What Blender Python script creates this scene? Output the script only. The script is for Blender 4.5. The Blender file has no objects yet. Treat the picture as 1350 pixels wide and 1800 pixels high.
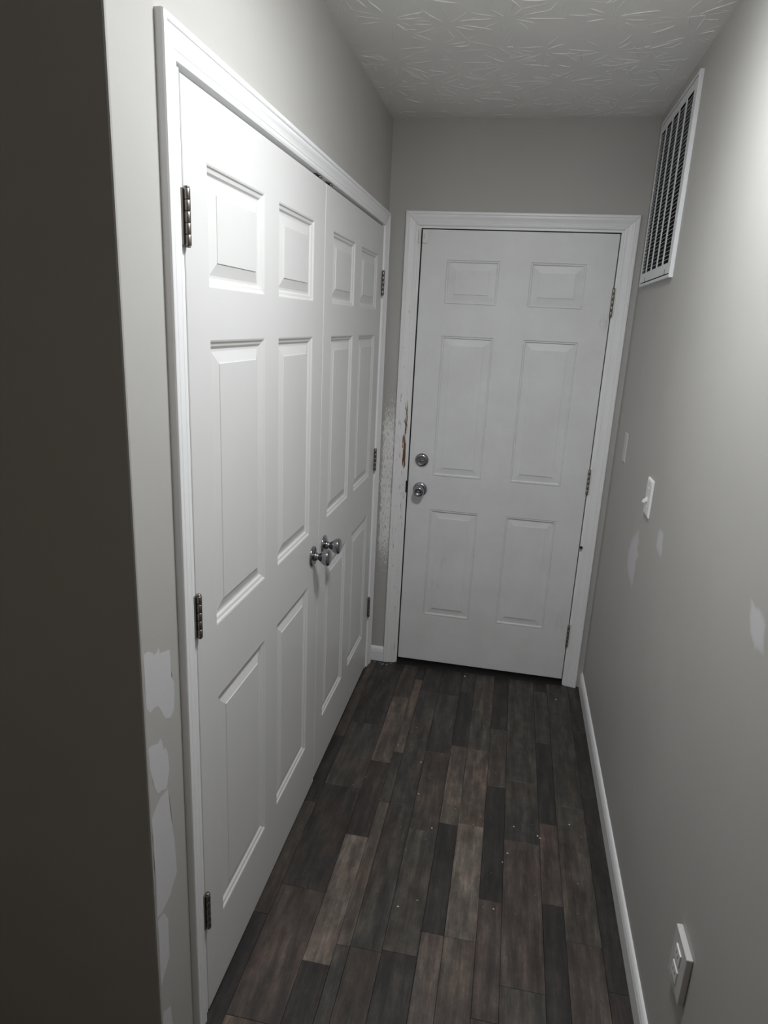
import bpy, bmesh, math, random
from mathutils import Vector, Matrix

random.seed(7)
SC = bpy.context.scene
COL = SC.collection

# ------------------------------------------------------------------ camera
PITCH, YAW, ROLL = -0.2749, -0.1788, 0.0490
d = Vector((math.sin(YAW) * math.cos(PITCH), math.cos(YAW) * math.cos(PITCH), math.sin(PITCH)))
r = d.cross(Vector((0, 0, 1))).normalized()
u = r.cross(d)
r2 = r * math.cos(ROLL) + u * math.sin(ROLL)
u2 = -r * math.sin(ROLL) + u * math.cos(ROLL)
cd = bpy.data.cameras.new('camera')
cam = bpy.data.objects.new('camera', cd)
COL.objects.link(cam)
cam.matrix_world = Matrix(((r2.x, u2.x, -d.x, 0.5962), (r2.y, u2.y, -d.y, -3.0694), (r2.z, u2.z, -d.z, 1.6693), (0, 0, 0, 1)))
cd.sensor_fit = 'HORIZONTAL'
cd.sensor_width = 36.0
cd.lens = 36.0 * 1179.0 / 1350.0
cd.clip_start = 0.02
SC.camera = cam

# ------------------------------------------------------------------ world and exposure
w = bpy.data.worlds.new('world')
SC.world = w
w.use_nodes = True
w.node_tree.nodes['Background'].inputs[0].default_value = (0.5, 0.5, 0.52, 1)
w.node_tree.nodes['Background'].inputs[1].default_value = 0.02
SC.view_settings.view_transform = 'Standard'
SC.view_settings.look = 'None'
SC.view_settings.gamma = 1.0
SC.view_settings.use_curve_mapping = False
SC.view_settings.exposure = 0.0
SC.cycles.use_denoising = True
SC.cycles.max_bounces = 10
SC.cycles.diffuse_bounces = 6
LAMP_STRENGTH = 101.0
LAMP_AT = (0.67, -1.76)

# ------------------------------------------------------------------ room measures (metres; back wall y = 0, left wall x = 0)
W, H = 1.0609, 2.4869
YC = -2.100                       # outside corner where the passage begins
Y_REAR = -3.7                     # unseen wall behind the camera, set near to bounce light
X_FAR = -1.6


# ------------------------------------------------------------------ material helpers
def S(r_, g_, b_):
    f = lambda c: (c / 255 / 12.92) if c / 255 <= 0.04045 else ((c / 255 + 0.055) / 1.055) ** 2.4
    return (f(r_), f(g_), f(b_), 1)


class NT:
    def __init__(self, name):
        self.m = bpy.data.materials.new(name)
        self.m.use_nodes = True
        self.t = self.m.node_tree
        self.b = self.t.nodes['Principled BSDF']

    def n(self, kind, **kw):
        nd = self.t.nodes.new(kind)
        for k, v in kw.items():
            if k in nd.inputs.keys() if isinstance(k, str) else False:
                nd.inputs[k].default_value = v
            else:
                setattr(nd, k, v)
        return nd

    def l(self, a, b):
        self.t.links.new(a, b)

    def coords(self, scale=(1, 1, 1), out='Object'):
        tc = self.n('ShaderNodeTexCoord')
        mp = self.n('ShaderNodeMapping')
        mp.inputs['Scale'].default_value = scale
        self.l(tc.outputs[out], mp.inputs['Vector'])
        return mp.outputs['Vector']

    def noise(self, vec, scale, detail=4, rough=0.55):
        nd = self.n('ShaderNodeTexNoise')
        nd.inputs['Scale'].default_value = scale
        nd.inputs['Detail'].default_value = detail
        nd.inputs['Roughness'].default_value = rough
        self.l(vec, nd.inputs['Vector'])
        return nd.outputs['Fac']

    def ramp(self, fac, stops):
        nd = self.n('ShaderNodeValToRGB')
        el = nd.color_ramp.elements
        while len(el) < len(stops):
            el.new(0.5)
        for e, (p, c) in zip(el, stops):
            e.position = p
            e.color = c if len(c) == 4 else (*c, 1)
        self.l(fac, nd.inputs['Fac'])
        return nd.outputs['Color']

    def mix(self, fac, a, b, mode='MIX'):
        nd = self.n('ShaderNodeMix')
        nd.data_type = 'RGBA'
        nd.blend_type = mode
        for sock, v in ((nd.inputs['Factor'], fac), (nd.inputs[6], a), (nd.inputs[7], b)):
            if isinstance(v, (float, int)):
                sock.default_value = v
            elif isinstance(v, tuple):
                sock.default_value = v
            else:
                self.l(v, sock)
        return nd.outputs[2]

    def math(self, op, a, b=0.0, clamp=False):
        nd = self.n('ShaderNodeMath')
        nd.operation = op
        nd.use_clamp = clamp
        for i, v in enumerate((a, b)):
            if isinstance(v, (float, int)):
                nd.inputs[i].default_value = v
            else:
                self.l(v, nd.inputs[i])
        return nd.outputs[0]

    def bump(self, h, strength, dist):
        nd = self.n('ShaderNodeBump')
        nd.inputs['Strength'].default_value = strength
        nd.inputs['Distance'].default_value = dist
        self.l(h, nd.inputs['Height'])
        self.l(nd.outputs['Normal'], self.b.inputs['Normal'])


def band(N, val, lo, hi, soft):
    """1 inside lo..hi, falling to 0 over soft on each side."""
    a = N.math('DIVIDE', N.math('SUBTRACT', val, lo - soft), soft, True)
    b = N.math('DIVIDE', N.math('SUBTRACT', hi + soft, val), soft, True)
    return N.math('MULTIPLY', a, b)


def paint(name, col, rough, bump=0.15, bscale=220, dirt=0.04, metal=0.0):
    N = NT(name)
    v = N.coords()
    big = N.noise(v, 3.0, 5)
    c2 = tuple(c * (1 - dirt * 2) for c in col[:3]) + (1,)
    N.l(N.ramp(big, [(0.35, c2), (0.6, col)]), N.b.inputs['Base Color'])
    N.b.inputs['Roughness'].default_value = rough
    N.b.inputs['Metallic'].default_value = metal
    if bump:
        N.bump(N.noise(v, bscale, 3), bump, 0.002)
    return N


def metal(name, col, rough):
    N = NT(name)
    N.b.inputs['Base Color'].default_value = col
    N.b.inputs['Metallic'].default_value = 1.0
    v = N.coords((40, 40, 400))
    k = N.noise(v, 6, 3)
    N.l(N.math('ADD', N.math('MULTIPLY', k, 0.12), rough - 0.06), N.b.inputs['Roughness'])
    return N.m


WALL = (0.480, 0.470, 0.450, 1)
M = {}
M['wall'] = paint('greige_wall_paint', WALL, 0.62, 0.05, 260, 0.02).m
M['tan_bounce'] = paint('tan_bounce_wall_paint', (0.50, 0.44, 0.36, 1), 0.6, 0.12, 260, 0.02).m  # for the unseen walls, toned to bounce warm light forward
M['ceiling'] = paint('ceiling_paint', (0.84, 0.835, 0.82, 1), 0.6, 0.25, 90, 0.02).m
M['trim'] = paint('white_trim_paint', (0.90, 0.90, 0.905, 1), 0.34, 0.06, 300, 0.01).m
M['closet'] = paint('white_closet_door_paint', (0.735, 0.73, 0.72, 1), 0.40, 0.05, 300, 0.012).m
M['plastic'] = paint('white_plastic', (0.82, 0.82, 0.80, 1), 0.35, 0.0, 1, 0.0).m
M['grille'] = paint('white_grille_enamel', (0.74, 0.75, 0.76, 1), 0.38, 0.0, 1, 0.02).m
M['nickel'] = metal('satin_nickel', (0.26, 0.235, 0.215, 1), 0.36)
M['chrome'] = metal('polished_chrome', (0.36, 0.36, 0.38, 1), 0.17)
M['hinge_dark'] = metal('worn_hinge_steel', (0.33, 0.29, 0.26, 1), 0.45)
M['black'] = paint('black_rubber_and_gap_shade', (0.006, 0.006, 0.006, 1), 0.7, 0.0, 1, 0.0).m  # also stands in for the shade in the back door gaps
M['dark_slot'] = paint('dark_slot', (0.01, 0.01, 0.01, 1), 0.8, 0.0, 1, 0.0).m
M['threshold'] = paint('dark_bronze_threshold', (0.03, 0.028, 0.027, 1), 0.5, 0.0, 1, 0.1, 0.6).m
M['plate_pale'] = paint('pale_plate', (0.60, 0.59, 0.58, 1), 0.45, 0.0, 1, 0.0).m
N = NT('pale_spackle')
at_ = N.n('ShaderNodeAttribute')
at_.attribute_name = 'feather'
sn = N.noise(N.coords(), 70, 5, 0.6)
fe = N.math('ADD', at_.outputs['Fac'], N.math('MULTIPLY', N.math('SUBTRACT', sn, 0.5), N.math('MULTIPLY', N.math('MULTIPLY', at_.outputs['Fac'], N.math('SUBTRACT', 1.0, at_.outputs['Fac'])), 2.0)), True)
N.l(N.mix(fe, WALL, (0.635, 0.62, 0.635, 1)), N.b.inputs['Base Color'])
N.b.inputs['Roughness'].default_value = 0.6
N.bump(N.noise(N.coords(), 60, 3), 0.25, 0.001)
M['spackle'] = N.m
M['chips'] = paint('paint_chips', (0.7, 0.68, 0.66, 1), 0.7, 0.0, 1, 0.0).m
M['subfloor'] = paint('subfloor', (0.03, 0.027, 0.025, 1), 0.9, 0.0, 1, 0.0).m

# exterior door: white with faint grime and a fine vertical emboss
N = NT('white_steel_door_paint')
v = N.coords()
g = N.noise(v, 5, 6, 0.6)
sm = N.noise(N.coords((9, 9, 4)), 2.2, 6, 0.65)
base = N.ramp(g, [(0.3, (0.755, 0.75, 0.755)), (0.65, (0.825, 0.825, 0.835))])
N.l(N.mix(N.ramp(sm, [(0.66, (0, 0, 0)), (0.80, (0.35, 0.35, 0.35))]), base, (0.42, 0.40, 0.38, 1)), N.b.inputs['Base Color'])
N.b.inputs['Roughness'].default_value = 0.42
N.bump(N.noise(N.coords((160, 160, 18)), 3, 3), 0.12, 0.001)
stain = None
tc = N.n('ShaderNodeTexCoord')
geo = N.n('ShaderNodeNewGeometry')
sp3 = N.n('ShaderNodeSeparateXYZ')
N.l(geo.outputs['Position'], sp3.inputs[0])
wn = N.math('SUBTRACT', N.noise(N.coords((60, 60, 14)), 1.0, 6, 0.7), 0.45)
for sx, sz, rx, rz, amt in ((0.945, 1.715, 0.024, 0.045, 1.0), (0.300, 0.430, 0.045, 0.035, 0.7), (0.345, 0.560, 0.016, 0.060, 0.5), (0.250, 0.170, 0.008, 0.030, 0.8), (0.330, 1.350, 0.010, 0.012, 0.6), (0.930, 0.330, 0.030, 0.080, 0.45)):
    ax = N.math('POWER', N.math('DIVIDE', N.math('SUBTRACT', sp3.outputs['X'], sx), rx), 2.0)
    az = N.math('POWER', N.math('DIVIDE', N.math('SUBTRACT', sp3.outputs['Z'], sz), rz), 2.0)
    f_ = N.math('MULTIPLY', N.math('SUBTRACT', 1.0, N.math('ADD', ax, az), True), amt)
    stain = f_ if stain is None else N.math('ADD', stain, f_)
sfac = N.math('MULTIPLY', N.math('MULTIPLY', stain, wn, True), 2.6, True)
src = N.b.inputs['Base Color'].links[0].from_socket
N.l(N.mix(sfac, src, (0.30, 0.29, 0.285, 1)), N.b.inputs['Base Color'])
M['steel_door'] = N.m

# the back wall: greige, with the scraped strip beside the door where white shows through
N = NT('greige_wall_scraped')
v = N.coords()
sep = N.n('ShaderNodeSeparateXYZ')
tc = N.n('ShaderNodeTexCoord')
N.l(tc.outputs['Object'], sep.inputs[0])
wob = N.noise(N.coords((0, 0, 9)), 1.0, 3)
xs = N.math('ADD', sep.outputs['X'], N.math('MULTIPLY', N.math('SUBTRACT', wob, 0.5), 0.035))
region = N.math('MULTIPLY', band(N, xs, 0.026, 0.068, 0.016), band(N, sep.outputs['Z'], 0.66, 1.18, 0.24))
fl = N.noise(N.coords((400, 400, 44)), 1.0, 5, 0.62)
fl2 = N.noise(N.coords((420, 420, 120)), 1.0, 3, 0.6)
m1 = N.math('GREATER_THAN', N.math('ADD', N.math('MULTIPLY', fl, 0.8), N.math('ADD', N.math('MULTIPLY', fl2, 0.2), N.math('MULTIPLY', region, 0.21))), 0.650)
m1 = N.math('MULTIPLY', m1, N.math('GREATER_THAN', region, 0.02))
big = N.noise(v, 3.0, 5)
wcol = N.ramp(big, [(0.35, tuple(c * 0.96 for c in WALL[:3])), (0.6, WALL)])
N.l(N.mix(m1, wcol, (0.88, 0.865, 0.85, 1)), N.b.inputs['Base Color'])
N.b.inputs['Roughness'].default_value = 0.62
N.bump(N.math('SUBTRACT', N.math('MULTIPLY', N.noise(v, 260, 3), 0.15), m1), 0.5, 0.0012)
M['wall_scraped'] = N.m

# the worn casing leg: peeled paint and bare brown wood in long slivers
N = NT('white_trim_peeling')
tc = N.n('ShaderNodeTexCoord')
sep = N.n('ShaderNodeSeparateXYZ')
N.l(tc.outputs['Object'], sep.inputs[0])
wob = N.noise(N.coords((0, 0, 6)), 1.0, 4)
xs = N.math('ADD', sep.outputs['X'], N.math('MULTIPLY', N.math('SUBTRACT', wob, 0.5), 0.03))
brown_r = N.math('MULTIPLY', band(N, xs, 0.1195, 0.1275, 0.006), band(N, sep.outputs['Z'], 1.04, 1.27, 0.09))
crack_r = N.math('MULTIPLY', band(N, xs, 0.088, 0.132, 0.006), band(N, sep.outputs['Z'], 0.52, 1.28, 0.15))
f1 = N.noise(N.coords((190, 190, 16)), 1.0, 4, 0.6)
f2 = N.noise(N.coords((330, 330, 20)), 1.0, 4, 0.6)
mb = N.math('GREATER_THAN', N.math('ADD', f1, N.math('MULTIPLY', brown_r, 0.26)), 0.69)
mc = N.math('GREATER_THAN', N.math('ADD', f2, N.math('MULTIPLY', crack_r, 0.09)), 0.745)
c = N.mix(mc, (0.86, 0.86, 0.86, 1), (0.10, 0.08, 0.065, 1))
c = N.mix(mb, c, (0.17, 0.085, 0.04, 1))
N.l(c, N.b.inputs['Base Color'])
N.b.inputs['Roughness'].default_value = 0.4
N.bump(N.math('MULTIPLY', N.math('MAXIMUM', mb, mc), -1.0), 0.8, 0.001)
M['trim_peeling'] = N.m

# floor planks: printed wood, colour per plank, streaks along the plank
N = NT('laminate_plank')
oi = N.n('ShaderNodeObjectInfo')
tc = N.n('ShaderNodeTexCoord')
off = N.n('ShaderNodeVectorMath')
off.operation = 'ADD'
N.l(tc.outputs['Object'], off.inputs[0])
cmb = N.n('ShaderNodeCombineXYZ')
N.l(N.math('MULTIPLY', oi.outputs['Random'], 37.0), cmb.inputs[0])
N.l(N.math('MULTIPLY', oi.outputs['Random'], 91.0), cmb.inputs[1])
N.l(cmb.outputs[0], off.inputs[1])


def mp(scale):
    q = N.n('ShaderNodeMapping')
    q.inputs['Scale'].default_value = scale
    N.l(off.outputs[0], q.inputs['Vector'])
    return q.outputs['Vector']


fine = N.noise(mp((170, 9, 1)), 1.0, 6, 0.65)
streak = N.noise(mp((34, 4.2, 1)), 1.0, 5, 0.6)
weave = N.noise(mp((300, 300, 1)), 1.0, 2)
hue = N.noise(mp((9, 4, 1)), 1.0, 4, 0.6)
patchy = N.noise(mp((27, 15, 1)), 1.0, 7, 0.72)
c = N.mix(0.95, oi.outputs['Color'], N.ramp(streak, [(0.34, (0.52, 0.52, 0.52)), (0.5, (0.95, 0.95, 0.95)), (0.60, (1.35, 1.34, 1.32)), (0.70, (2.0, 1.96, 1.9))]), 'MULTIPLY')
c = N.mix(0.9, c, N.ramp(fine, [(0.34, (0.78, 0.78, 0.78)), (0.52, (1.0, 1.0, 1.0)), (0.68, (1.25, 1.24, 1.22))]), 'MULTIPLY')
c = N.mix(0.9, c, N.ramp(patchy, [(0.34, (0.66, 0.66, 0.66)), (0.5, (1, 1, 1)), (0.66, (1.5, 1.46, 1.42))]), 'MULTIPLY')
c = N.mix(0.9, c, N.ramp(hue, [(0.36, (0.94, 0.99, 1.0)), (0.5, (1, 1, 1)), (0.62, (1.09, 0.98, 0.95))]), 'MULTIPLY')
N.l(c, N.b.inputs['Base Color'])
N.l(N.math('ADD', N.math('MULTIPLY', weave, 0.2), 0.42), N.b.inputs['Roughness'])
N.bump(fine, 0.12, 0.0008)
M['plank'] = N.m

N = NT('lamp_diffuser')
N.t.nodes.remove(N.b)
em = N.n('ShaderNodeEmission')
em.inputs['Color'].default_value = (0.955, 0.98, 1.0, 1)
em.inputs['Strength'].default_value = LAMP_STRENGTH
N.l(em.outputs[0], N.t.nodes['Material Output'].inputs['Surface'])
M['lamp'] = N.m


# ------------------------------------------------------------------ geometry helpers
def bm_new():
    return bmesh.new()


def box(bm, x0, x1, y0, y1, z0, z1):
    vs = [bm.verts.new(p) for p in ((x0, y0, z0), (x1, y0, z0), (x1, y1, z0), (x0, y1, z0), (x0, y0, z1), (x1, y0, z1), (x1, y1, z1), (x0, y1, z1))]
    for f in ((3, 2, 1, 0), (4, 5, 6, 7), (0, 1, 5, 4), (1, 2, 6, 5), (2, 3, 7, 6), (3, 0, 4, 7)):
        bm.faces.new([vs[i] for i in f])


def rbox(bm, x0, x1, y0, y1, z0, z1, rad, seg=2):
    t = bmesh.new()
    box(t, x0, x1, y0, y1, z0, z1)
    bmesh.ops.bevel(t, geom=list(t.edges), offset=rad, segments=seg, affect='EDGES', profile=0.5)
    merge(bm, t)


def merge(bm, t, mat=None):
    mp_ = {}
    for v_ in t.verts:
        mp_[v_] = bm.verts.new(mat @ v_.co if mat else v_.co)
    for f in t.faces:
        try:
            nf = bm.faces.new([mp_[q] for q in f.verts])
            nf.smooth = f.smooth
        except ValueError:
            pass
    t.free()


def lathe(bm, prof, mat, n=32, sx=1.0, sy=1.0, crisp=False):
    """prof: (radius, height) pairs turned about local z, placed by mat."""
    rings = []
    for rad, h in prof:
        if rad < 1e-6:
            rings.append([bm.verts.new(mat @ Vector((0, 0, h)))])
        else:
            rings.append([bm.verts.new(mat @ Vector((rad * sx * math.cos(2 * math.pi * i / n), rad * sy * math.sin(2 * math.pi * i / n), h))) for i in range(n)])
    for (a, b), (p0, p1) in zip(zip(rings, rings[1:]), zip(prof, prof[1:])):
        sm_ = not crisp or abs(p1[0] - p0[0]) < 1e-6
        for i in range(n):
            j = (i + 1) % n
            if len(a) == 1 and len(b) == 1:
                continue
            if len(a) == 1:
                f = bm.faces.new((a[0], b[i], b[j]))
            elif len(b) == 1:
                f = bm.faces.new((a[i], a[j], b[0]))
            else:
                f = bm.faces.new((a[i], a[j], b[j], b[i]))
            f.smooth = sm_


def prism(bm, pts, fn, h0, h1):
    """closed outline pts (2-D) between heights h0 and h1, placed by fn(a, b, h)."""
    lo = [bm.verts.new(fn(a, b, h0)) for a, b in pts]
    hi = [bm.verts.new(fn(a, b, h1)) for a, b in pts]
    n = len(pts)
    bm.faces.new(lo[::-1])
    bm.faces.new(hi)
    for i in range(n):
        j = (i + 1) % n
        bm.faces.new((lo[i], lo[j], hi[j], hi[i]))


def obj(name, bm, mat, parent=None, at=None, recalc=True, smooth_angle=None):
    """One mesh object from bm (built in world coordinates); at = its origin."""
    if recalc:
        bmesh.ops.recalc_face_normals(bm, faces=list(bm.faces))
    at = Vector(at) if at is not None else (Vector(parent['_at']) if parent is not None and '_at' in parent else Vector((0, 0, 0)))
    for v_ in bm.verts:
        v_.co -= at
    me = bpy.data.meshes.new(name)
    bm.to_mesh(me)
    bm.free()
    me.materials.append(mat if not isinstance(mat, str) else M[mat])
    o = bpy.data.objects.new(name, me)
    COL.objects.link(o)
    place(o, at, parent)
    return o


def wpos(o):
    p = Vector((0, 0, 0))
    while o is not None:
        p += o.location
        o = o.parent
    return p


def place(o, at, parent):
    o.location = at
    if parent is not None:
        o.parent = parent
        o.location = Vector(at) - wpos(parent)


def empty(name, at):
    o = bpy.data.objects.new(name, None)
    o.empty_display_size = 0.05
    COL.objects.link(o)
    o.location = at
    return o


def tag(o, label=None, cat=None, group=None, kind=None):
    for k, v_ in (('label', label), ('category', cat), ('group', group), ('kind', kind)):
        if v_:
            o[k] = v_
    return o


# plane maps: (u, v, w) with w the way out of the surface
LEFT = lambda a, b, c: Vector((c, a, b))          # left wall, faces +x
BACK = lambda a, b, c: Vector((a, -c, b))         # back wall, faces -y
RIGHT = lambda a, b, c: Vector((W - c, a, b))     # right wall, faces -x


# ------------------------------------------------------------------ structure: walls, ceiling
OP_Y0, OP_Y1, OP_Z = -1.9060, -0.0810, 2.0720     # rough opening of the closet
T = 0.12
# left wall: near pier with an eased corner bead, header over the closet, back pier
bm = bm_new()
cb = 0.004
foot = [(-T, YC), (-cb, YC), (-cb * 0.3, YC + cb * 0.3), (0, YC + cb), (0, OP_Y0), (-T, OP_Y0)]
prism(bm, foot, lambda a, b, h: Vector((a, b, h)), 0, H)
box(bm, -T, 0, OP_Y0, OP_Y1, OP_Z, H)
box(bm, -T, 0, OP_Y1, 0, 0, H)
wl = tag(obj('wall_left', bm, 'wall'), 'greige painted wall around the white closet doors', 'wall', kind='structure')

bm = bm_new()
box(bm, X_FAR, -T, YC, YC + 0.10, 0, H)
tag(obj('wall_front', bm, 'wall'), 'dark shaded wall at the near left of the passage', 'wall', kind='structure')

DX0, DX1, DZ0, DZ1 = 0.1506, 0.9653, 0.0306, 2.0626   # exterior door slab
JX0, JX1, JZ = 0.1445, 0.9695, 2.0672                 # jamb faces
bm = bm_new()
o0, o1, oz = JX0 - 0.018, JX1 + 0.018, JZ + 0.018
box(bm, 0, o0, 0, T, 0, H)
box(bm, o1, W, 0, T, 0, H)
box(bm, o0, o1, 0, T, oz, H)
wb = tag(obj('wall_back', bm, 'wall_scraped', at=(0, 0, 0)), 'greige end wall around the back door, paint scraped beside it', 'wall', kind='structure')

bm = bm_new()
box(bm, W, W + T, Y_REAR, T, 0, H)
wr = tag(obj('wall_right', bm, 'wall'), 'long greige wall on the right with pale spackle patches', 'wall', kind='structure')

bm = bm_new()
box(bm, X_FAR - T, W + T, Y_REAR - T, Y_REAR, 0, H)
tag(obj('wall_rear', bm, 'tan_bounce'), 'unseen wall behind the viewpoint, tan to bounce warm light', 'wall', kind='structure')
bm = bm_new()
box(bm, X_FAR - T, X_FAR, Y_REAR, YC + 0.10, 0, H)
tag(obj('wall_far_left', bm, 'tan_bounce'), 'unseen wall far left of the viewpoint, tan to bounce warm light', 'wall', kind='structure')
# closet shell behind the doors
bm = bm_new()
box(bm, -0.78, -0.72, YC + 0.1, T, 0, H)
box(bm, -0.72, -T, YC + 0.1, YC + 0.16, 0, H)
box(bm, -0.72, -T, 0.0, T, 0, H)
tag(obj('wall_closet', bm, 'wall'), 'closet walls hidden behind the white doors', 'wall', kind='structure')

# ceiling with the stomped plaster ridges
bm = bm_new()
box(bm, X_FAR - T, W + T, Y_REAR - T, T, H, H + 0.08)
ceil = tag(obj('ceiling', bm, 'ceiling'), 'white ceiling with stomped crow-foot plaster texture', 'ceiling', kind='structure')
bm = bm_new()


def ridge(p, ang, length, wid, hgt, curl):
    n = 7
    prev = None
    x, y = p
    for i in range(n + 1):
        t = i / n
        env = math.sin(math.pi * min(1, max(0.0, t * 0.96 + 0.02))) ** 0.6
        jit = random.uniform(0.75, 1.25)
        ww, hh = wid * env * 0.5 * jit + 0.0003, hgt * env * jit + 0.0001
        nx, ny = -math.sin(ang), math.cos(ang)
        if 0.004 < x < W - 0.004 and YC < y < -0.004:
            cur = [bm.verts.new((x + nx * ww, y + ny * ww, H + 0.0002)), bm.verts.new((x, y, H - hh)), bm.verts.new((x - nx * ww, y - ny * ww, H + 0.0002))]
        else:
            cur = None
        if prev and cur:
            for k in (0, 1):
                bm.faces.new((prev[k], cur[k], cur[k + 1], prev[k + 1]))
        prev = cur
        ang += curl / n + random.uniform(-0.09, 0.09)
        x += math.cos(ang) * length / n
        y += math.sin(ang) * length / n


gy = -0.06
row = 0
while gy > YC:
    gx = 0.03 + (0.09 if row % 2 else 0.0)
    while gx < W + 0.05:
        cx_, cy_ = gx + random.uniform(-0.05, 0.05), gy + random.uniform(-0.05, 0.05)
        a0 = random.uniform(0, 6.28)
        k = random.randint(11, 17)
        for i in range(k):
            if random.random() < 0.22:
                continue
            a = a0 + 6.283 * i / k + random.uniform(-0.13, 0.13)
            r0 = random.uniform(0.018, 0.05)
            ln = random.uniform(0.04, 0.105)
            ridge((cx_ + math.cos(a) * r0, cy_ + math.sin(a) * r0), a, ln, random.uniform(0.0022, 0.0048), random.uniform(0.0005, 0.0019), random.uniform(-0.5, 0.5))
            if random.random() < 0.28:
                r1 = r0 + ln * 0.85
                ridge((cx_ + math.cos(a) * r1, cy_ + math.sin(a) * r1), a + random.choice((-1, 1)) * random.uniform(0.9, 1.8), random.uniform(0.015, 0.04), 0.005, random.uniform(0.0008, 0.0019), random.uniform(-1.0, 1.0))
        gx += 0.20
    gy -= 0.165
    row += 1
rd = obj('plaster_ridge', bm, 'ceiling', ceil, recalc=False)
rd['kind'] = 'stuff'

# ------------------------------------------------------------------ floor: slab and planks
bm = bm_new()
box(bm, X_FAR - T, W + T, Y_REAR - T, T, -0.06, -0.0085)
floor = tag(obj('floor', bm, 'subfloor'), 'dark brown and grey multi-tone laminate plank floor', 'floor', kind='structure')

PB = [0.0, 0.045, 0.185, 0.2625, 0.3015, 0.39, 0.4885, 0.5535, 0.6435, 0.713, 0.832, 0.895, 0.995, W]
K = 'kdbtlgcrmv'
TONES = {'k': (45, 42, 41), 'd': (52, 47, 44), 'b': (67, 60, 55), 'r': (73, 64, 60), 't': (87, 78, 71), 'l': (103, 94, 87), 'g': (64, 60, 56), 'c': (46, 43, 41), 'm': (72, 67, 62), 'v': (88, 80, 75)}
PL = [
    [(-0.689, 'b'), (-1.10, 'k'), (-1.588, 'b'), (-2.10, 'k')],
    [(-0.092, 'k'), (-0.573, 'd'), (-0.991, 'g'), (-1.474, 'd'), (-1.888, 'r'), (-2.12, 't')],
    [(-0.326, 'b'), (-0.813, 't'), (-1.223, 'd'), (-1.704, 'l'), (-2.12, 'd')],
    [(-0.143, 'k'), (-0.736, 't'), (-1.040, 'g'), (-1.636, 't'), (-2.12, 'g')],
    [(-0.244, 'd'), (-1.038, 'g'), (-1.633, 'g'), (-2.12, 'b')],
    [(-0.248, 'd'), (-0.70, 'g'), (-1.145, 'b'), (-1.624, 'm'), (-2.12, 'd')],
    [(-0.195, 'g'), (-0.635, 'c'), (-1.092, 't'), (-1.540, 'c'), (-2.12, 'v')],
    [(-0.640, 'm'), (-1.08, 't'), (-1.540, 'l'), (-2.12, 't')],
    [(-0.472, 'c'), (-0.850, 'b'), (-1.387, 'c'), (-1.76, 'r'), (-2.12, 'b')],
    [(-0.80, 'g'), (-1.12, 'g'), (-1.655, 'r'), (-2.12, 'm')],
    [(-0.099, 'd'), (-0.52, 'g'), (-1.010, 'c'), (-1.357, 'r'), (-2.12, 'k')],
    [(-0.901, 'g'), (-1.475, 'm'), (-2.12, 'r')],
    [(-0.40, 'd'), (-0.820, 'c'), (-1.607, 'c'), (-2.12, 'd')],
]
FLOOR_GAIN = 1.06


def plank_mesh(x0, x1, y0, y1):
    b = bmesh.new()
    g, c = 0.0003, 0.0011
    lo = [(x0 + g, y0 + g), (x1 - g, y0 + g), (x1 - g, y1 - g), (x0 + g, y1 - g)]
    hi = [(x0 + g + c, y0 + g + c), (x1 - g - c, y0 + g + c), (x1 - g - c, y1 - g - c), (x0 + g + c, y1 - g - c)]
    a = [b.verts.new((x, y, -0.0085)) for x, y in lo]
    m = [b.verts.new((x, y, -c * 0.8)) for x, y in lo]
    t = [b.verts.new((x, y, 0)) for x, y in hi]
    for s in ((a, m), (m, t)):
        for i in range(4):
            j = (i + 1) % 4
            b.faces.new((s[0][i], s[0][j], s[1][j], s[1][i]))
    b.faces.new(t)
    return b


def plank(x0, x1, y0, y1, tone):
    o = obj('plank', plank_mesh(x0, x1, y0, y1), 'plank', floor, at=((x0 + x1) / 2, (y0 + y1) / 2, 0), recalc=False)
    k = random.uniform(0.94, 1.06) * FLOOR_GAIN
    c = S(*TONES[tone])
    o.color = (c[0] * k, c[1] * k, c[2] * k, 1)


for i, rows in enumerate(PL):
    y1 = 0.0
    for yb, tone in rows:
        plank(PB[i], PB[i + 1], yb, y1, tone)
        y1 = yb
# the floor goes on behind the viewpoint
xb = [X_FAR]
while xb[-1] < W - 0.05:
    xb.append(xb[-1] + random.choice((0.065, 0.08, 0.095, 0.12, 0.14)))
xb[-1] = W
for i in range(len(xb) - 1):
    y1 = -2.12 if xb[i + 1] > 0.0 else YC
    if xb[i] < 0 < xb[i + 1]:
        y1 = -2.12
    while y1 > Y_REAR + 0.01:
        y0 = max(Y_REAR, y1 - random.uniform(0.4, 0.8))
        if y0 - Y_REAR < 0.12:
            y0 = Y_REAR
        plank(xb[i], xb[i + 1], y0, y1, random.choice('kdbtgmrvc'))
        y1 = y0
bm = bm_new()
box(bm, -0.72, 0.0, YC + 0.16, 0, -0.0085, -0.001)
obj('closet_floor', bm, 'subfloor', floor)

# ------------------------------------------------------------------ casings
PROF = [(0.0, 0.0), (0.0, 0.0125), (0.0015, 0.0155), (0.004, 0.0165), (0.010, 0.0165), (0.0125, 0.0150), (0.0135, 0.0132), (0.016, 0.0132), (0.0175, 0.0145), (0.020, 0.0145),
        (0.024, 0.0135), (0.030, 0.0112), (0.037, 0.0096), (0.042, 0.0092), (0.0435, 0.0080), (0.046, 0.0080), (0.0475, 0.0090), (0.052, 0.0085), (0.0565, 0.0065), (0.057, 0.0)]


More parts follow.
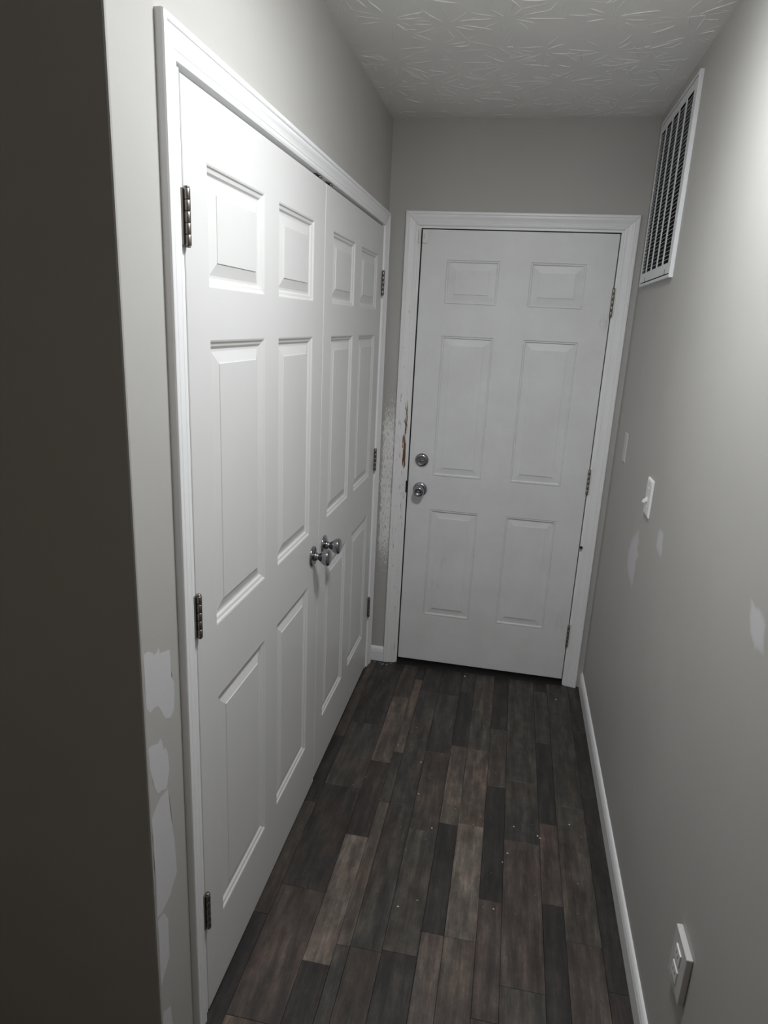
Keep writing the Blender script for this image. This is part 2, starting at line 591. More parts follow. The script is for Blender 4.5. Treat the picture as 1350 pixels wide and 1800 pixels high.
def casing(trim, F, uL, uR, vT, mats, sc=1.0, gap=0.0006):
    """Two legs and a head, mitred; uL/uR/vT are the outer edges."""
    P_ = [(t * sc, h) for t, h in PROF]
    for name, f0, f1, mt in (
        ('casing_leg', lambda t, h: F(uL + t, 0.0005, h), lambda t, h: F(uL + t, vT - t - gap, h), mats[0]),
        ('casing_leg', lambda t, h: F(uR - t, 0.0005, h), lambda t, h: F(uR - t, vT - t - gap, h), mats[1]),
        ('casing_head', lambda t, h: F(uL + t + gap, vT - t, h), lambda t, h: F(uR - t - gap, vT - t, h), mats[2]),
    ):
        b = bmesh.new()
        lo = [b.verts.new(f0(t, h)) for t, h in P_]
        hi = [b.verts.new(f1(t, h)) for t, h in P_]
        n = len(P_)
        for i in range(n):
            j = (i + 1) % n
            b.faces.new((lo[i], lo[j], hi[j], hi[i]))
        b.faces.new(lo[::-1])
        b.faces.new(hi)
        obj(name, b, mt, trim)


# ---- closet casing and jamb
C_L, C_R, C_T = -1.9648, -0.0350, 2.1185
t1 = tag(empty('trim_1', (0, 0, 0)), 'white moulded casing framing the double closet doors', 'door casing', kind='structure')
casing(t1, LEFT, C_L, C_R, C_T, ('trim', 'trim', 'trim'), 0.97)
S0, S1 = -1.8894, -1.8894 + 0.8817 + 0.0155
LW = 0.8817
LEAF_END = S1 + LW
bm = bm_new()
box(bm, -T, 0.0, OP_Y0, -1.8902, 0, OP_Z)
obj('side_jamb', bm, 'trim', t1)
bm = bm_new()
box(bm, -T, 0.0, LEAF_END + 0.003, OP_Y1, 0, OP_Z)
obj('side_jamb', bm, 'trim', t1)
bm = bm_new()
box(bm, -T, 0.0, -1.8902, LEAF_END + 0.003, 2.0630, OP_Z)
obj('head_jamb', bm, 'trim', t1)
bm = bm_new()
box(bm, -0.060, -0.042, -1.8902, LEAF_END + 0.003, 2.036, 2.0629)
obj('door_stop', bm, 'trim', t1)

# ---- back door casing and jamb
t2 = tag(empty('trim_2', (0, 0, 0)), 'white moulded casing around the back door, paint peeling on its left leg', 'door casing', kind='structure')
casing(t2, BACK, 0.0762, 1.0350, 2.1335, ('trim_peeling', 'trim', 'trim'), 1.0)
for xa, xb_, za, zb in ((o0, JX0, 0, JZ), (JX1, o1, 0, JZ)):
    bm = bm_new()
    box(bm, xa, xb_, -0.0005, T, za, zb)
    obj('side_jamb', bm, 'trim_peeling' if xa < 0.5 else 'trim', t2)
bm = bm_new()
box(bm, o0, o1, -0.0005, T, JZ, oz)
obj('head_jamb', bm, 'trim', t2)
bm = bm_new()
box(bm, JX0, JX0 + 0.022, 0.047, 0.062, 0.013, JZ)
box(bm, JX0 + 0.0001, DX0 - 0.0008, 0.005, 0.047, 0.013, JZ - 0.0001)
box(bm, DX1 + 0.0005, JX1 - 0.0001, 0.022, 0.047, 0.013, JZ - 0.0001)
box(bm, JX0 + 0.0001, JX1 - 0.0001, 0.005, 0.047, DZ1 + 0.0005, JZ - 0.0001)
box(bm, JX1 - 0.022, JX1, 0.047, 0.062, 0.012, JZ)
box(bm, JX0 + 0.022, JX1 - 0.022, 0.047, 0.062, JZ - 0.022, JZ)
obj('weatherstrip_gap_shade', bm, 'black', t2)  # includes black fillers that paint the shade in the door gaps
bm = bm_new()
rbox(bm, JX0 - 0.0050, JX0 + 0.0016, -0.0032, 0.030, 0.897, 0.955, 0.0012, 2)
obj('strike_plate', bm, 'threshold', t2)
bm = bm_new()
rbox(bm, 0.1338, 0.1440, -0.0065, -0.0006, 2.0085, 2.0615, 0.002, 2)
o = obj('alarm_magnet', bm, 'plastic', t2)
o['label'] = 'small white plastic alarm magnet'
bm = bm_new()
lathe(bm, [(0.0, 0.0), (0.0062, 0.0), (0.0066, 0.006), (0.0045, 0.0115), (0.0, 0.013)], Matrix.Translation((0.9735, -0.009, 0.716)) @ Matrix.Rotation(math.radians(90), 4, 'X'), 14)
o = obj('bumper', bm, 'black', t2)
o['label'] = 'small black rubber nub'
# outside of the door: an added unseen black sheet that keeps the door gaps dark
bm = bm_new()
box(bm, -0.1, W + 0.1, 0.135, 0.16, -0.06, H)
tag(obj('wall_blackout', bm, 'black'), 'added black sheet beyond the back door, darkening its gaps', 'wall', kind='structure')

bm = bm_new()
pts = [(-0.014, 0.0), (-0.012, 0.005), (-0.002, 0.0085), (0.010, 0.0125), (0.125, 0.0125), (0.125, 0.0)]
prism(bm, pts, lambda a, b, h: Vector((h, a, b)), JX0, JX1)
tag(obj('door_threshold', bm, 'threshold', at=(0.557, 0.05, 0)), 'dark low threshold strip under the white back door', 'threshold')

# ------------------------------------------------------------------ baseboards
BPROF = [(0.0, 0.0), (0.012, 0.0), (0.012, 0.055), (0.0105, 0.060), (0.0112, 0.064), (0.0095, 0.070), (0.006, 0.077), (0.003, 0.0798), (0.0, 0.0798)]


def baseboard(name, F, a0, a1, label, hs=1.0):
    b = bmesh.new()
    prism(b, [(x, y * hs) for x, y in BPROF], lambda p, q, h: F(h, q + 0.0003, p), a0, a1)
    return tag(obj(name, b, 'trim'), label, 'baseboard', kind='structure')


baseboard('baseboard_right', RIGHT, Y_REAR, -0.0005, 'long white baseboard along the foot of the right wall')
baseboard('baseboard_back', BACK, 0.0005, 0.0755, 'short white baseboard piece between closet and back door', 0.97)

# ------------------------------------------------------------------ panelled doors
PROF_CLOSET = [(0.0, 0.0), (0.0035, -0.0012), (0.006, -0.0042), (0.0085, -0.0050), (0.0125, -0.0060), (0.0165, -0.0098), (0.0185, -0.0104), (0.0235, -0.0104), (0.0470, -0.0042), (0.0478, -0.0026), (0.0488, -0.0026)]
PROF_STEEL = [(0.0, 0.0), (0.0006, -0.0045), (0.0020, -0.0045), (0.0028, -0.0003), (0.0080, -0.0006), (0.0092, -0.0068), (0.0108, -0.0075), (0.0130, -0.0066), (0.0400, -0.0032), (0.0405, -0.0004), (0.0415, -0.0002)]


def six_panel(door, F, u0, u1, v0, v1, w0, thick, us, vs, prof, mat, ease=0.0015):
    """Slab with six openings (one mesh) and six moulded panels (a child each)."""
    us_, vs_ = [u0 + ease, *us, u1 - ease], [v0 + ease, *vs, v1 - ease]
    b = bmesh.new()
    gv = {}

    def G(i, j):
        if (i, j) not in gv:
            gv[(i, j)] = b.verts.new(F(us_[i], vs_[j], w0))
        return gv[(i, j)]
    holes = [(i, j) for i in (1, 3) for j in (1, 3, 5)]
    nu, nv = len(us_), len(vs_)
    for i in range(nu - 1):
        for j in range(nv - 1):
            if (i, j) in holes:
                continue
            b.faces.new((G(i, j), G(i + 1, j), G(i + 1, j + 1), G(i, j + 1)))
    ring = [(i, 0) for i in range(nu)] + [(nu - 1, j) for j in range(1, nv)] + [(i, nv - 1) for i in range(nu - 2, -1, -1)] + [(0, j) for j in range(nv - 2, 0, -1)]

    def side(depth, grow):
        out = []
        for i, j in ring:
            uu = us_[i] + (-grow if i == 0 else grow if i == nu - 1 else 0)
            vv = vs_[j] + (-grow if j == 0 else grow if j == nv - 1 else 0)
            out.append(b.verts.new(F(uu, vv, w0 - depth)))
        return out
    r0 = [G(i, j) for i, j in ring]
    r1 = side(ease, ease)
    r2_ = side(thick, ease)
    for a, c in ((r0, r1), (r1, r2_)):
        for i in range(len(ring)):
            j = (i + 1) % len(ring)
            b.faces.new((a[j], a[i], c[i], c[j]))
    b.faces.new(r2_[::-1])
    obj('slab', b, mat, door, recalc=False)
    for i, j in holes:
        a0, a1, b0, b1 = us_[i], us_[i + 1], vs_[j], vs_[j + 1]
        b = bmesh.new()
        prev = None
        for ins, dep in prof:
            cur = [b.verts.new(F(x, y, w0 + dep)) for x, y in ((a0 + ins, b0 + ins), (a1 - ins, b0 + ins), (a1 - ins, b1 - ins), (a0 + ins, b1 - ins))]
            if prev:
                for q in range(4):
                    p = (q + 1) % 4
                    b.faces.new((prev[q], prev[p], cur[p], cur[q]))
            prev = cur
        b.faces.new(prev)
        obj('panel', b, mat, door, recalc=False)


def hinge(parent, axis_at, z0, z1, rad, mat, plates, slots=None):
    """Five-knuckle butt hinge with its pin; plates = list of boxes for the visible leaf edges."""
    x, y = axis_at
    h = empty('hinge', (x, y, z0))
    place(h, (x, y, z0), parent)
    n = 5
    L = (z1 - z0) / n
    for i in range(n):
        b = bmesh.new()
        e = 0.0006
        a, c = z0 + i * L + 0.0003, z0 + (i + 1) * L - 0.0003
        lathe(b, [(0, a), (rad - e, a), (rad, a + e), (rad, c - e), (rad - e, c), (0, c)], Matrix.Translation((x, y, 0)), 20, crisp=True)
        obj('knuckle', b, mat, h, at=(x, y, z0))
    b = bmesh.new()
    lathe(b, [(0, z0 - 0.003), (rad * 0.7, z0 - 0.0025), (rad * 0.8, z0 - 0.0005), (rad * 0.5, z0), (rad * 0.5, z1), (rad * 0.85, z1 + 0.0004), (rad * 0.8, z1 + 0.003), (0, z1 + 0.0036)], Matrix.Translation((x, y, 0)), 16)
    obj('pin', b, mat, h, at=(x, y, z0))
    for q in plates:
        b = bmesh.new()
        box(b, *q, z0 + 0.001, z1 - 0.001)
        obj('leaf_plate', b, mat, h, at=(x, y, z0))
    if slots:
        for i in (1, 3):
            b = bmesh.new()
            q = slots
            box(b, *q, z0 + i * L + 0.001, z0 + (i + 1) * L - 0.001)
            obj('knuckle_gap_shade', b, 'dark_slot', h, at=(x, y, z0))  # black box painting the shade of the cut beside the knuckle
    return h


def knob_closet(door, y, z):
    """Dummy knob: round rose, slim neck, tulip grip."""
    mt = Matrix.Translation((XD, y, z)) @ Matrix.Rotation(math.radians(90), 4, 'Y')
    k = empty('knob', (XD, y, z))
    place(k, (XD, y, z), door)
    b = bmesh.new()
    lathe(b, [(0, 0), (0.0335, 0.0), (0.0345, 0.002), (0.0335, 0.0045), (0.030, 0.0065), (0.024, 0.0078), (0.017, 0.0085), (0.0, 0.0086)], mt, 40)
    obj('rose', b, 'chrome', k, at=(XD, y, z))
    b = bmesh.new()
    lathe(b, [(0, 0.0086), (0.0155, 0.0086), (0.0155, 0.0125), (0.0145, 0.0150), (0.0115, 0.0175), (0.0108, 0.0205), (0.0118, 0.0240), (0.0150, 0.0285), (0.0195, 0.0340), (0.0235, 0.0400), (0.0262, 0.0460), (0.0272, 0.0510), (0.0272, 0.0545),
              (0.0262, 0.0570), (0.0250, 0.0575), (0.0238, 0.0590), (0.0160, 0.0615), (0.0, 0.0625)], mt, 40)
    obj('grip', b, 'chrome', k, at=(XD, y, z))
    for dy in (0.0245, -0.0245):
        b = bmesh.new()
        lathe(b, [(0, 0.0070), (0.0032, 0.0072), (0.0030, 0.0092), (0.0, 0.0098)], Matrix.Translation((0, dy * 0.3, -0.0235 if dy > 0 else 0.0235)) @ mt, 12)
        obj('screw', b, 'nickel', k, at=(XD, y, z))
    return k


XD = 0.0020
A = (0.0934, 0.3924, 0.4894, 0.7854)
ZP = (0.2162, 0.8279, 1.0056, 1.6198, 1.7188, 1.9371)
HZ = ((0.2641, 0.3617), (1.0234, 1.1163), (1.7832, 1.8775))
HZR = ((0.2840, 0.3825), (1.0155, 1.1135), (1.7822, 1.8790))

d2 = tag(empty('door_2', (XD, S0, 0.003)), 'nearer white six-panel closet door, hinged at its left edge', 'door', 'double closet doors', 'structure')
six_panel(d2, LEFT, S0, S0 + LW + 0.0105, 0.0040, 2.0537, XD, 0.035, [S0 + a for a in A], ZP, PROF_CLOSET, 'closet')
for z0, z1 in HZ:
    hinge(d2, (XD + 0.0062, S0 - 0.0010), z0, z1, 0.0062, 'nickel', [(-0.002, XD + 0.0030, S0 - 0.0110, S0 - 0.0012)], (XD + 0.0031, XD + 0.0034, S0 - 0.0090, S0 - 0.0050))
knob_closet(d2, -1.0640, 0.9205)

d3 = tag(empty('door_3', (XD, S1, 0.012)), 'farther white six-panel closet door, hinged beside the back wall', 'door', 'double closet doors', 'structure')
six_panel(d3, LEFT, S1, LEAF_END, 0.0150, 2.0537, XD, 0.035, [S1 + a for a in A], ZP, PROF_CLOSET, 'closet')
for z0, z1 in HZR:
    hinge(d3, (XD + 0.0062, LEAF_END + 0.0012), z0, z1, 0.0062, 'nickel', [(-0.002, XD + 0.0030, LEAF_END + 0.0022, LEAF_END + 0.0088)])
knob_closet(d3, -0.9300, 0.9170)

# roller catches at the head, one over each meeting edge
for y in (S0 + LW - 0.045, S1 + 0.055):
    c_ = empty('roller_catch', (-0.004, y, 2.0629))
    place(c_, (-0.004, y, 2.0629), t1)
    b = bmesh.new()
    box(b, -0.032, -0.001, y - 0.030, y + 0.030, 2.0611, 2.0629)
    obj('catch_plate', b, 'nickel', c_, at=(-0.004, y, 2.0629))
    b = bmesh.new()
    lathe(b, [(0, -0.006), (0.0035, -0.006), (0.0035, 0.006), (0, 0.006)], Matrix.Translation((-0.004, y, 2.0592)) @ Matrix.Rotation(math.radians(90), 4, 'Y'), 12)
    obj('roller', b, 'nickel', c_, at=(-0.004, y, 2.0629))

# ---- the exterior door
YD = 0.001
d1 = tag(empty('door_1', (DX0, YD, DZ0)), 'white six-panel back door with chrome deadbolt and knob', 'door', kind='structure')
six_panel(d1, BACK, DX0, DX1, DZ0, DZ1, -YD, 0.044, [DX0 + q for q in (0.1128, 0.3387, 0.4697, 0.6978)], [DZ0 + q for q in (0.2498, 0.7948, 0.9587, 1.5949, 1.7312, 1.9119)], PROF_STEEL, 'steel_door', 0.001)
for z0, z1 in ((0.2090, 0.3180), (0.9670, 1.0770), (1.7370, 1.8490)):
    hinge(d1, (0.9672, -0.0058), z0, z1, 0.0062, 'hinge_dark', [(0.9655, 0.9692, -0.004, 0.020)])
bm = bm_new()
box(bm, DX0 + 0.002, DX1 - 0.002, 0.010, 0.036, 0.0135, DZ0)
obj('door_sweep', bm, 'black', d1)


def on_door(x, z):
    return Matrix.Translation((x, YD, z)) @ Matrix.Rotation(math.radians(90), 4, 'X')


k = empty('deadbolt', (0.2094, YD, 1.0600))
place(k, (0.2094, YD, 1.0600), d1)
bm = bm_new()
lathe(bm, [(0, 0), (0.0315, 0.0), (0.0320, 0.002), (0.0312, 0.005), (0.0270, 0.0105), (0.0210, 0.0135), (0.0200, 0.0135), (0.0195, 0.0125), (0.0185, 0.0125), (0.0, 0.0128)], on_door(0.2094, 1.06), 40)
obj('rose', bm, 'chrome', k, at=(0.2094, YD, 1.06))
bm = bm_new()
lathe(bm, [(0, 0.0127), (0.0135, 0.0127), (0.0138, 0.0150), (0.0125, 0.0185), (0.0, 0.0205)], on_door(0.2094, 1.06), 24, 1.0, 0.34)
obj('thumb_turn', bm, 'nickel', k, at=(0.2094, YD, 1.06))

k = empty('knob', (0.2094, YD, 0.9190))
place(k, (0.2094, YD, 0.9190), d1)
bm = bm_new()
lathe(bm, [(0, 0), (0.0325, 0.0), (0.0335, 0.002), (0.0328, 0.0050), (0.0285, 0.0085), (0.0230, 0.0105), (0.0150, 0.0115), (0.0, 0.0116)], on_door(0.2094, 0.919), 40)
obj('rose', bm, 'chrome', k, at=(0.2094, YD, 0.919))
bm = bm_new()
lathe(bm, [(0, 0.0115), (0.0135, 0.0115), (0.0125, 0.019), (0.0125, 0.026), (0.0175, 0.031), (0.0232, 0.037), (0.0255, 0.044), (0.0258, 0.050), (0.0245, 0.056), (0.0205, 0.0605), (0.0165, 0.0625), (0.0150, 0.0625), (0.0146, 0.0610), (0.0, 0.0600)], on_door(0.2094, 0.919), 40)
obj('grip', bm, 'chrome', k, at=(0.2094, YD, 0.919))
bm = bm_new()
lathe(bm, [(0.0146, 0.0608), (0.0128, 0.0606), (0.0085, 0.0604)], on_door(0.2094, 0.919), 32)
obj('face_ring', bm, 'black', k, at=(0.2094, YD, 0.919))
bm = bm_new()
lathe(bm, [(0, 0.0600), (0.0082, 0.0600), (0.0080, 0.0635), (0.0055, 0.0652), (0.0, 0.0655)], on_door(0.2094, 0.919), 20, 1.0, 0.62)
obj('turn_button', bm, 'chrome', k, at=(0.2094, YD, 0.919))
bm = bm_new()
rbox(bm, DX0 - 0.0005, DX0 + 0.0007, 0.008, 0.036, 0.890, 0.948, 0.0003, 1)
obj('latch_plate', bm, 'nickel', d1)

# alarm contact on the top corner of the slab
k = empty('alarm_contact', (0.1650, YD, 2.033))
place(k, (0.1650, YD, 2.033), d1)
k['label'] = 'small white plastic alarm contact'
bm = bm_new()
rbox(bm, 0.1515, 0.1765, YD - 0.0075, YD - 0.0001, 2.0070, 2.0595, 0.002, 2)
obj('contact_body', bm, 'plastic', k, at=(0.165, YD, 2.033))
for z in (2.0425, 2.0355, 2.0285):
    bm = bm_new()
    lathe(bm, [(0, 0), (0.0014, 0.0), (0.0012, 0.0009), (0, 0.0010)], Matrix.Translation((0.1590, YD - 0.0074, z)) @ Matrix.Rotation(math.radians(90), 4, 'X'), 10)
    obj('screw', bm, 'dark_slot', k, at=(0.165, YD, 2.033))

# ------------------------------------------------------------------ return-air grille on the right wall
GY0, GY1, GZ0, GZ1, GD = -0.6700, -0.1080, 1.8520, 2.4380, 0.0125
gr = tag(empty('air_grille', (W, (GY0 + GY1) / 2, GZ0)), 'large white louvred return-air grille high on the right wall', 'vent')
IN = 0.0110                           # frame border
iy0, iy1, iz0, iz1 = GY0 + IN, GY1 - IN + 0.002, GZ0 + 0.0105, GZ1 - 0.0115
bm = bm_new()


def frame_ring(b, F, outer, inner, prof):
    """rectangular picture-frame; prof = (0..1 from outer to inner, height)."""
    (a0, a1, b0, b1), (c0, c1, e0, e1) = outer, inner
    rings = []
    for t, h in prof:
        q = (a0 + (c0 - a0) * t, a1 + (c1 - a1) * t, b0 + (e0 - b0) * t, b1 + (e1 - b1) * t)
        rings.append([b.verts.new(F(x, y, h)) for x, y in ((q[0], q[2]), (q[1], q[2]), (q[1], q[3]), (q[0], q[3]))])
    for a, c in zip(rings, rings[1:]):
        for i in range(4):
            j = (i + 1) % 4
            b.faces.new((a[i], a[j], c[j], c[i]))


frame_ring(bm, RIGHT, (GY0, GY1, GZ0, GZ1), (iy0, iy1, iz0, iz1), [(0.0, 0.0), (0.0, GD - 0.002), (0.10, GD - 0.0005), (0.22, GD), (0.90, GD), (1.0, GD - 0.001), (1.0, 0.002)])
obj('frame', bm, 'grille', gr)
# hinged face plate with five columns of openings
cz0, cz1 = 1.8985, 2.3960
cy = []
c0_, c1_ = -0.6240, -0.1260
nc = 5
bar = 0.0200
cwid = (c1_ - c0_ - bar * (nc - 1)) / nc
for i in range(nc):
    cy.append((c0_ + i * (cwid + bar), c0_ + i * (cwid + bar) + cwid))
FP = 0.0115
fy0, fy1, fz0, fz1 = iy0 + 0.0015, iy1 - 0.0015, iz0 + 0.0040, iz1 - 0.0040
bm = bm_new()


def gbox(b, a0, a1, z0, z1, h0, h1):
    box(b, W - h1, W - h0, a0, a1, z0, z1)


gbox(bm, fy0, fy1, fz0, cz0, FP - 0.0012, FP)
gbox(bm, fy0, fy1, cz1, fz1, FP - 0.0012, FP)
gbox(bm, fy0, cy[0][0], cz0, cz1, FP - 0.0012, FP)
gbox(bm, cy[-1][1], fy1, cz0, cz1, FP - 0.0012, FP)
obj('face_plate', bm, 'grille', gr)
for i in range(nc - 1):
    bm = bm_new()
    gbox(bm, cy[i][1], cy[i + 1][0], cz0, cz1, FP - 0.0012, FP + 0.0004)
    obj('mullion', bm, 'grille', gr)
bm = bm_new()
gbox(bm, iy0, iy1, iz0, iz1, 0.0005, 0.0015)
obj('shade_backing', bm, 'dark_slot', gr)  # near-black sheet standing in for the shaded opening behind the slats
for a in (-0.585, -0.215):
    bm = bm_new()
    gbox(bm, a - 0.002, a + 0.002, fz0 - 0.001, fz0 + 0.016, FP, FP + 0.0006)
    obj('latch_slot', bm, 'dark_slot', gr)
NR = 38
pitch = (cz1 - cz0) / NR
first = None
for j in range(NR):
    for i in range(nc):
        y0_, y1_ = cy[i]
        at = Vector((W - FP, (y0_ + y1_) / 2, cz0 + j * pitch))
        if first is None:
            b = bmesh.new()
            hw = cwid / 2
            dep, rise, th = 0.0088, 0.0056, 0.0006
            pr = [(0.0, 0.0), (dep, rise), (dep, rise + th), (0.0, th * 1.6)]
            prism(b, pr, lambda a, q, h: at + Vector((a, h, q)), -hw, hw)
            first = obj('slat', b, 'grille', gr, at=at)
        else:
            o = first.copy()
            COL.objects.link(o)
            o.parent = gr
            o.location = at - wpos(gr)

# ------------------------------------------------------------------ wall plates on the right wall


def wall_plate(b, y0, y1, z0, z1, dep, bev):
    frame_ring(b, RIGHT, (y0, y1, z0, z1), (y0 + bev, y1 - bev, z0 + bev, z1 - bev), [(0.0, 0.0003), (0.0, dep * 0.35), (0.45, dep * 0.85), (1.0, dep)])
    q = [b.verts.new(RIGHT(a, c, dep)) for a, c in ((y0 + bev, z0 + bev), (y1 - bev, z0 + bev), (y1 - bev, z1 - bev), (y0 + bev, z1 - bev))]
    b.faces.new(q)


sw = tag(empty('light_switch', (W, -0.8480, 1.1680)), 'white toggle light switch on the right wall, above the spackle patches', 'light switch')
bm = bm_new()
wall_plate(bm, -0.8890, -0.8070, 1.1075, 1.2290, 0.0070, 0.008)
obj('plate', bm, 'plastic', sw)
bm = bm_new()
prism(bm, [(0.006, 0.0045), (0.020, -0.0085), (0.0215, -0.0145), (0.018, -0.0155), (0.006, -0.0095)], lambda a, b, h: Vector((W - a, -0.8480 + h, 1.1660 + b)), -0.0048, 0.0048)
obj('toggle', bm, 'plastic', sw)
for z in (1.138, 1.198):
    bm = bm_new()
    lathe(bm, [(0, 0.0068), (0.0035, 0.0068), (0.003, 0.0080), (0, 0.0084)], Matrix.Translation((W, -0.848, z)) @ Matrix.Rotation(math.radians(-90), 4, 'Y'), 12)
    obj('screw', bm, 'plastic', sw)

bp = tag(empty('blank_plate', (W, -0.2720, 1.2330)), 'narrow pale blank cover plate on the right wall close to the back door', 'wall plate')
bm = bm_new()
wall_plate(bm, -0.3030, -0.2420, 1.1750, 1.2920, 0.0045, 0.005)
obj('plate', bm, 'plate_pale', bp)
for z in (1.204, 1.262):
    bm = bm_new()
    lathe(bm, [(0, 0.0042), (0.003, 0.0042), (0.0026, 0.0050), (0, 0.0054)], Matrix.Translation((W, -0.272, z)) @ Matrix.Rotation(math.radians(-90), 4, 'Y'), 12)
    obj('screw', bm, 'plate_pale', bp)

ou = tag(empty('wall_outlet', (W, -1.8680, 0.4120)), 'pale outlet plate low on the right wall, above the baseboard', 'outlet')
bm = bm_new()
rbox(bm, W - 0.0135, W - 0.0002, -1.9130, -1.8230, 0.3500, 0.4700, 0.0022, 2)
obj('plate', bm, 'plate_pale', ou)
for zc in (0.3885, 0.4315):
    bm = bm_new()
    rbox(bm, W - 0.0165, W - 0.0130, -1.8855, -1.8505, zc - 0.0150, zc + 0.0150, 0.0012, 2)
    rc = obj('receptacle', bm, 'plastic', ou)
    bm = bm_new()
    for dy in (-0.0065, 0.0065):
        box(bm, W - 0.01665, W - 0.0160, -1.868 + dy - 0.0011, -1.868 + dy + 0.0011, zc - 0.003, zc + 0.006)
    obj('slots', bm, 'dark_slot', rc)

# ------------------------------------------------------------------ spackle patches


RJ = random.Random(5)


def jag(pts, amp, step, keep=None):
    out = []
    for (a, b), (c, e) in zip(pts, pts[1:] + pts[:1]):
        L = math.hypot(c - a, e - b)
        n = max(1, int(L / step))
        for i in range(n):
            t = i / n
            j = amp if i else amp * 0.3
            out.append((a + (c - a) * t + RJ.uniform(-j, j), b + (e - b) * t + RJ.uniform(-j, j)))
    return out


def patch(F, pts, amp, step, parent, feather=False, th=0.00022, lim=None):
    pts = jag(pts, amp, step)
    if lim:
        pts = [(max(a, lim), b) for a, b in pts]
    b = bmesh.new()
    lay = b.loops.layers.float_color.new('feather')
    n = len(pts)
    if feather:
        ca = sum(p[0] for p in pts) / n
        cb_ = sum(p[1] for p in pts) / n
        pts.sort(key=lambda p: math.atan2(p[1] - cb_, p[0] - ca))
        rings = []
        for k, h in ((1.0, 0.0001), (0.82, th), (0.62, th * 1.2)):
            rings.append([b.verts.new(F(ca + (x - ca) * k, cb_ + (y - cb_) * k, h)) for x, y in pts])
        wt = {v_: (0.0, 0.72, 1.0)[q] for q, rg in enumerate(rings) for v_ in rg}
        for a, c in zip(rings, rings[1:]):
            for i in range(n):
                j = (i + 1) % n
                b.faces.new((a[i], a[j], c[j], c[i]))
        mid = b.verts.new(F(ca, cb_, th * 1.3))
        wt[mid] = 1.0
        for i in range(n):
            b.faces.new((rings[-1][i], rings[-1][(i + 1) % n], mid))
    else:
        if sum(p[0] * q[1] - q[0] * p[1] for p, q in zip(pts, pts[1:] + pts[:1])) < 0:
            pts.reverse()
        lo = [b.verts.new(F(x, y, 0.0001)) for x, y in pts]
        hi = [b.verts.new(F(x, y, th)) for x, y in pts]
        wt = {v_: 1.0 for v_ in lo + hi}
        for i in range(n):
            j = (i + 1) % n
            b.faces.new((lo[i], lo[j], hi[j], hi[i]))
        b.faces.new(hi)
    bmesh.ops.triangulate(b, faces=[f for f in b.faces if len(f.verts) > 4], ngon_method='EAR_CLIP')
    for f in b.faces:
        for lp in f.loops:
            q = wt[lp.vert]
            lp[lay] = (q, q, q, 1)
    o = obj('spackle_patch', b, 'spackle', parent, recalc=feather)
    o['label'] = 'pale grey patch of spackle'


for pts in (
    [(-2.0919, 1.0837), (-2.0776, 1.083), (-2.0621, 1.0732), (-2.0561, 1.0654), (-2.0460, 1.067), (-2.0415, 1.0760), (-2.0370, 1.0586), (-2.0189, 1.0544), (-2.0019, 1.0495), (-1.9995, 1.0287), (-1.9980, 0.9900), (-1.9890, 0.9740), (-1.9897, 0.9469), (-1.995, 0.9141), (-2.0089, 0.9057), (-2.0302, 0.918), (-2.0411, 0.9382), (-2.0519, 0.9569), (-2.0653, 0.962), (-2.0806, 0.9604), (-2.0909, 0.9746), (-2.0928, 1.0067), (-2.0924, 1.0446)],
    [(-2.0934, 0.8938), (-2.0752, 0.8886), (-2.0603, 0.8805), (-2.0492, 0.8855), (-2.0446, 0.8762), (-2.0392, 0.8536), (-2.03, 0.8536), (-2.0244, 0.8305), (-2.0223, 0.7962), (-2.0356, 0.7622), (-2.0504, 0.7710), (-2.0693, 0.7771), (-2.0797, 0.8001), (-2.091, 0.8462)],
    [(-2.0603, 0.7600), (-2.0293, 0.7580), (-2.0255, 0.6985), (-2.0129, 0.6154), (-2.011, 0.5385), (-2.0406, 0.5084), (-2.0702, 0.4990), (-2.0950, 0.5030), (-2.0950, 0.5806), (-2.0950, 0.6878), (-2.0950, 0.7404)],
    [(-2.0940, 0.4938), (-2.0703, 0.4906), (-2.0543, 0.4575), (-2.0552, 0.3619), (-2.0783, 0.3393), (-2.0940, 0.3207), (-2.0940, 0.4106)],
    [(-2.0945, 0.2332), (-2.0906, 0.2485), (-2.0626, 0.2323), (-2.0554, 0.1708), (-2.0945, 0.1500)],
):
    patch(LEFT, pts, 0.0006, 0.0040, wl, lim=YC + 0.0045)
for pts in (
    [(-0.7150, 1.0150), (-0.7650, 1.0450), (-0.8000, 1.0050), (-0.7850, 0.9800), (-0.8300, 0.9650), (-0.7980, 0.9344), (-0.8080, 0.8848), (-0.8021, 0.8282), (-0.7300, 0.8380), (-0.6560, 0.8560), (-0.6350, 0.9200), (-0.6650, 0.9750)],
    [(-1.0411, 1.1228), (-1.1031, 1.1305), (-1.1176, 1.0903), (-1.1275, 1.0778), (-1.1228, 1.0524), (-1.0707, 1.0535), (-1.0357, 1.0639)],
    [(-1.8113, 1.2199), (-1.8441, 1.213), (-1.8794, 1.2147), (-1.9067, 1.2007), (-1.9250, 1.1515), (-1.8819, 1.1400), (-1.8436, 1.1579), (-1.8234, 1.1835)],
):
    patch(RIGHT, pts, 0.003, 0.014, wr, True)

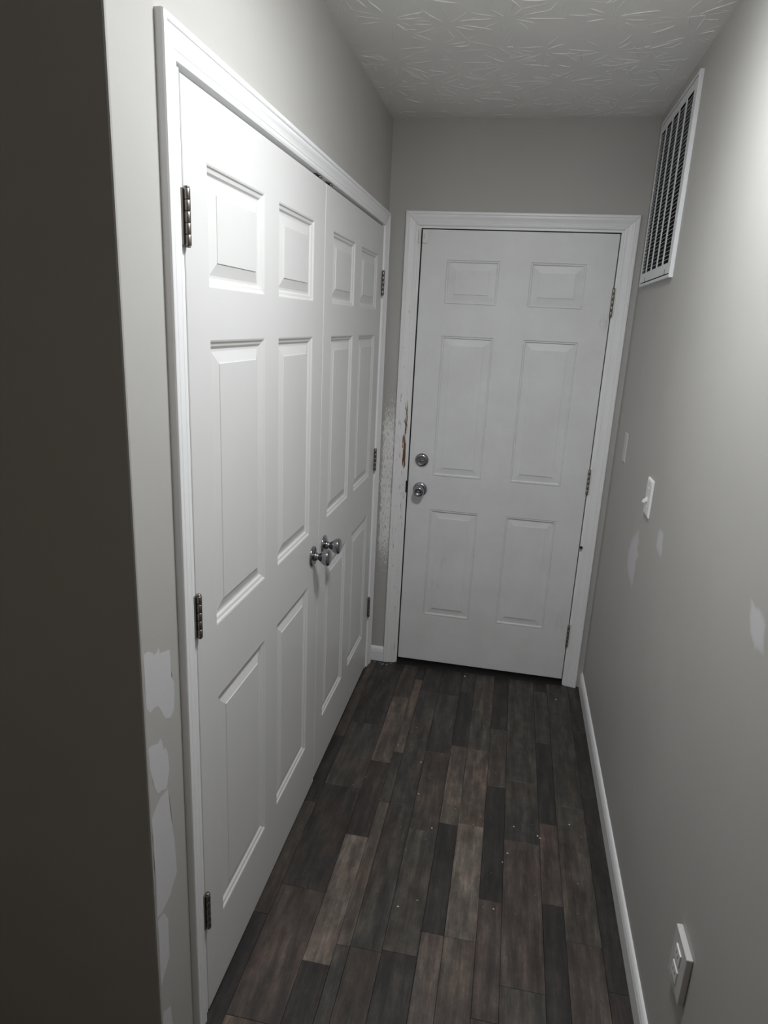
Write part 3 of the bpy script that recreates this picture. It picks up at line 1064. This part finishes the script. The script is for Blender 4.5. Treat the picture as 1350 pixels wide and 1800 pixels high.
# ------------------------------------------------------------------ paint chips and grit on the floor
bm = bm_new()
big = [(0.498, -0.05, 0.0062), (0.274, -0.692, 0.003), (0.745, -1.05, 0.003), (0.938, -0.992, 0.003), (0.726, -1.181, 0.003), (0.467, -1.128, 0.0034), (0.398, -0.966, 0.003), (0.834, -1.085, 0.003), (0.934, -0.151, 0.0045), (0.71, -1.224, 0.0025),
       (0.826, -1.076, 0.0035), (0.461, -1.438, 0.0022), (0.408, -1.474, 0.0034), (0.38, -0.778, 0.0035), (0.314, -0.586, 0.002), (0.689, -1.415, 0.003)]
big += [(random.uniform(0.1, 1.0), random.uniform(-1.5, -0.05), random.uniform(0.0007, 0.0016)) for _ in range(70)]
big += [(random.uniform(0.01, 0.12), random.uniform(-0.05, -0.014), random.uniform(0.0015, 0.004)) for _ in range(8)]
for x, y, s in big:
    n = random.randint(5, 7)
    a0 = random.uniform(0, 6)
    q = [(x + s * random.uniform(0.6, 1.2) * math.cos(a0 + 6.283 * i / n), y + s * random.uniform(0.5, 1.0) * math.sin(a0 + 6.283 * i / n)) for i in range(n)]
    prism(bm, q, lambda a, b, h: Vector((a, b, h)), 0.0001, min(0.0016, s * 0.45))
tag(obj('paint_chips', bm, 'chips'), 'tiny white paint chips and grit scattered over the plank floor', 'debris', kind='stuff')

# ------------------------------------------------------------------ ceiling lamp (just above the top of the frame)
lx, ly = LAMP_AT
la = tag(empty('ceiling_light', (lx, ly, H)), 'round flush white ceiling light above the near end of the closet', 'ceiling light')
bm = bm_new()
mt = Matrix.Translation((lx, ly, H)) @ Matrix.Rotation(math.pi, 4, 'X')
lathe(bm, [(0, 0.0003), (0.150, 0.0003), (0.152, 0.004), (0.150, 0.022), (0.140, 0.024), (0.136, 0.022), (0.0, 0.021)], mt, 40)
obj('lamp_base', bm, 'plastic', la)
bm = bm_new()
lathe(bm, [(0.1355, 0.0225), (0.132, 0.030), (0.115, 0.038), (0.085, 0.045), (0.045, 0.049), (0, 0.050)], mt, 40)
obj('diffuser', bm, 'lamp', la)
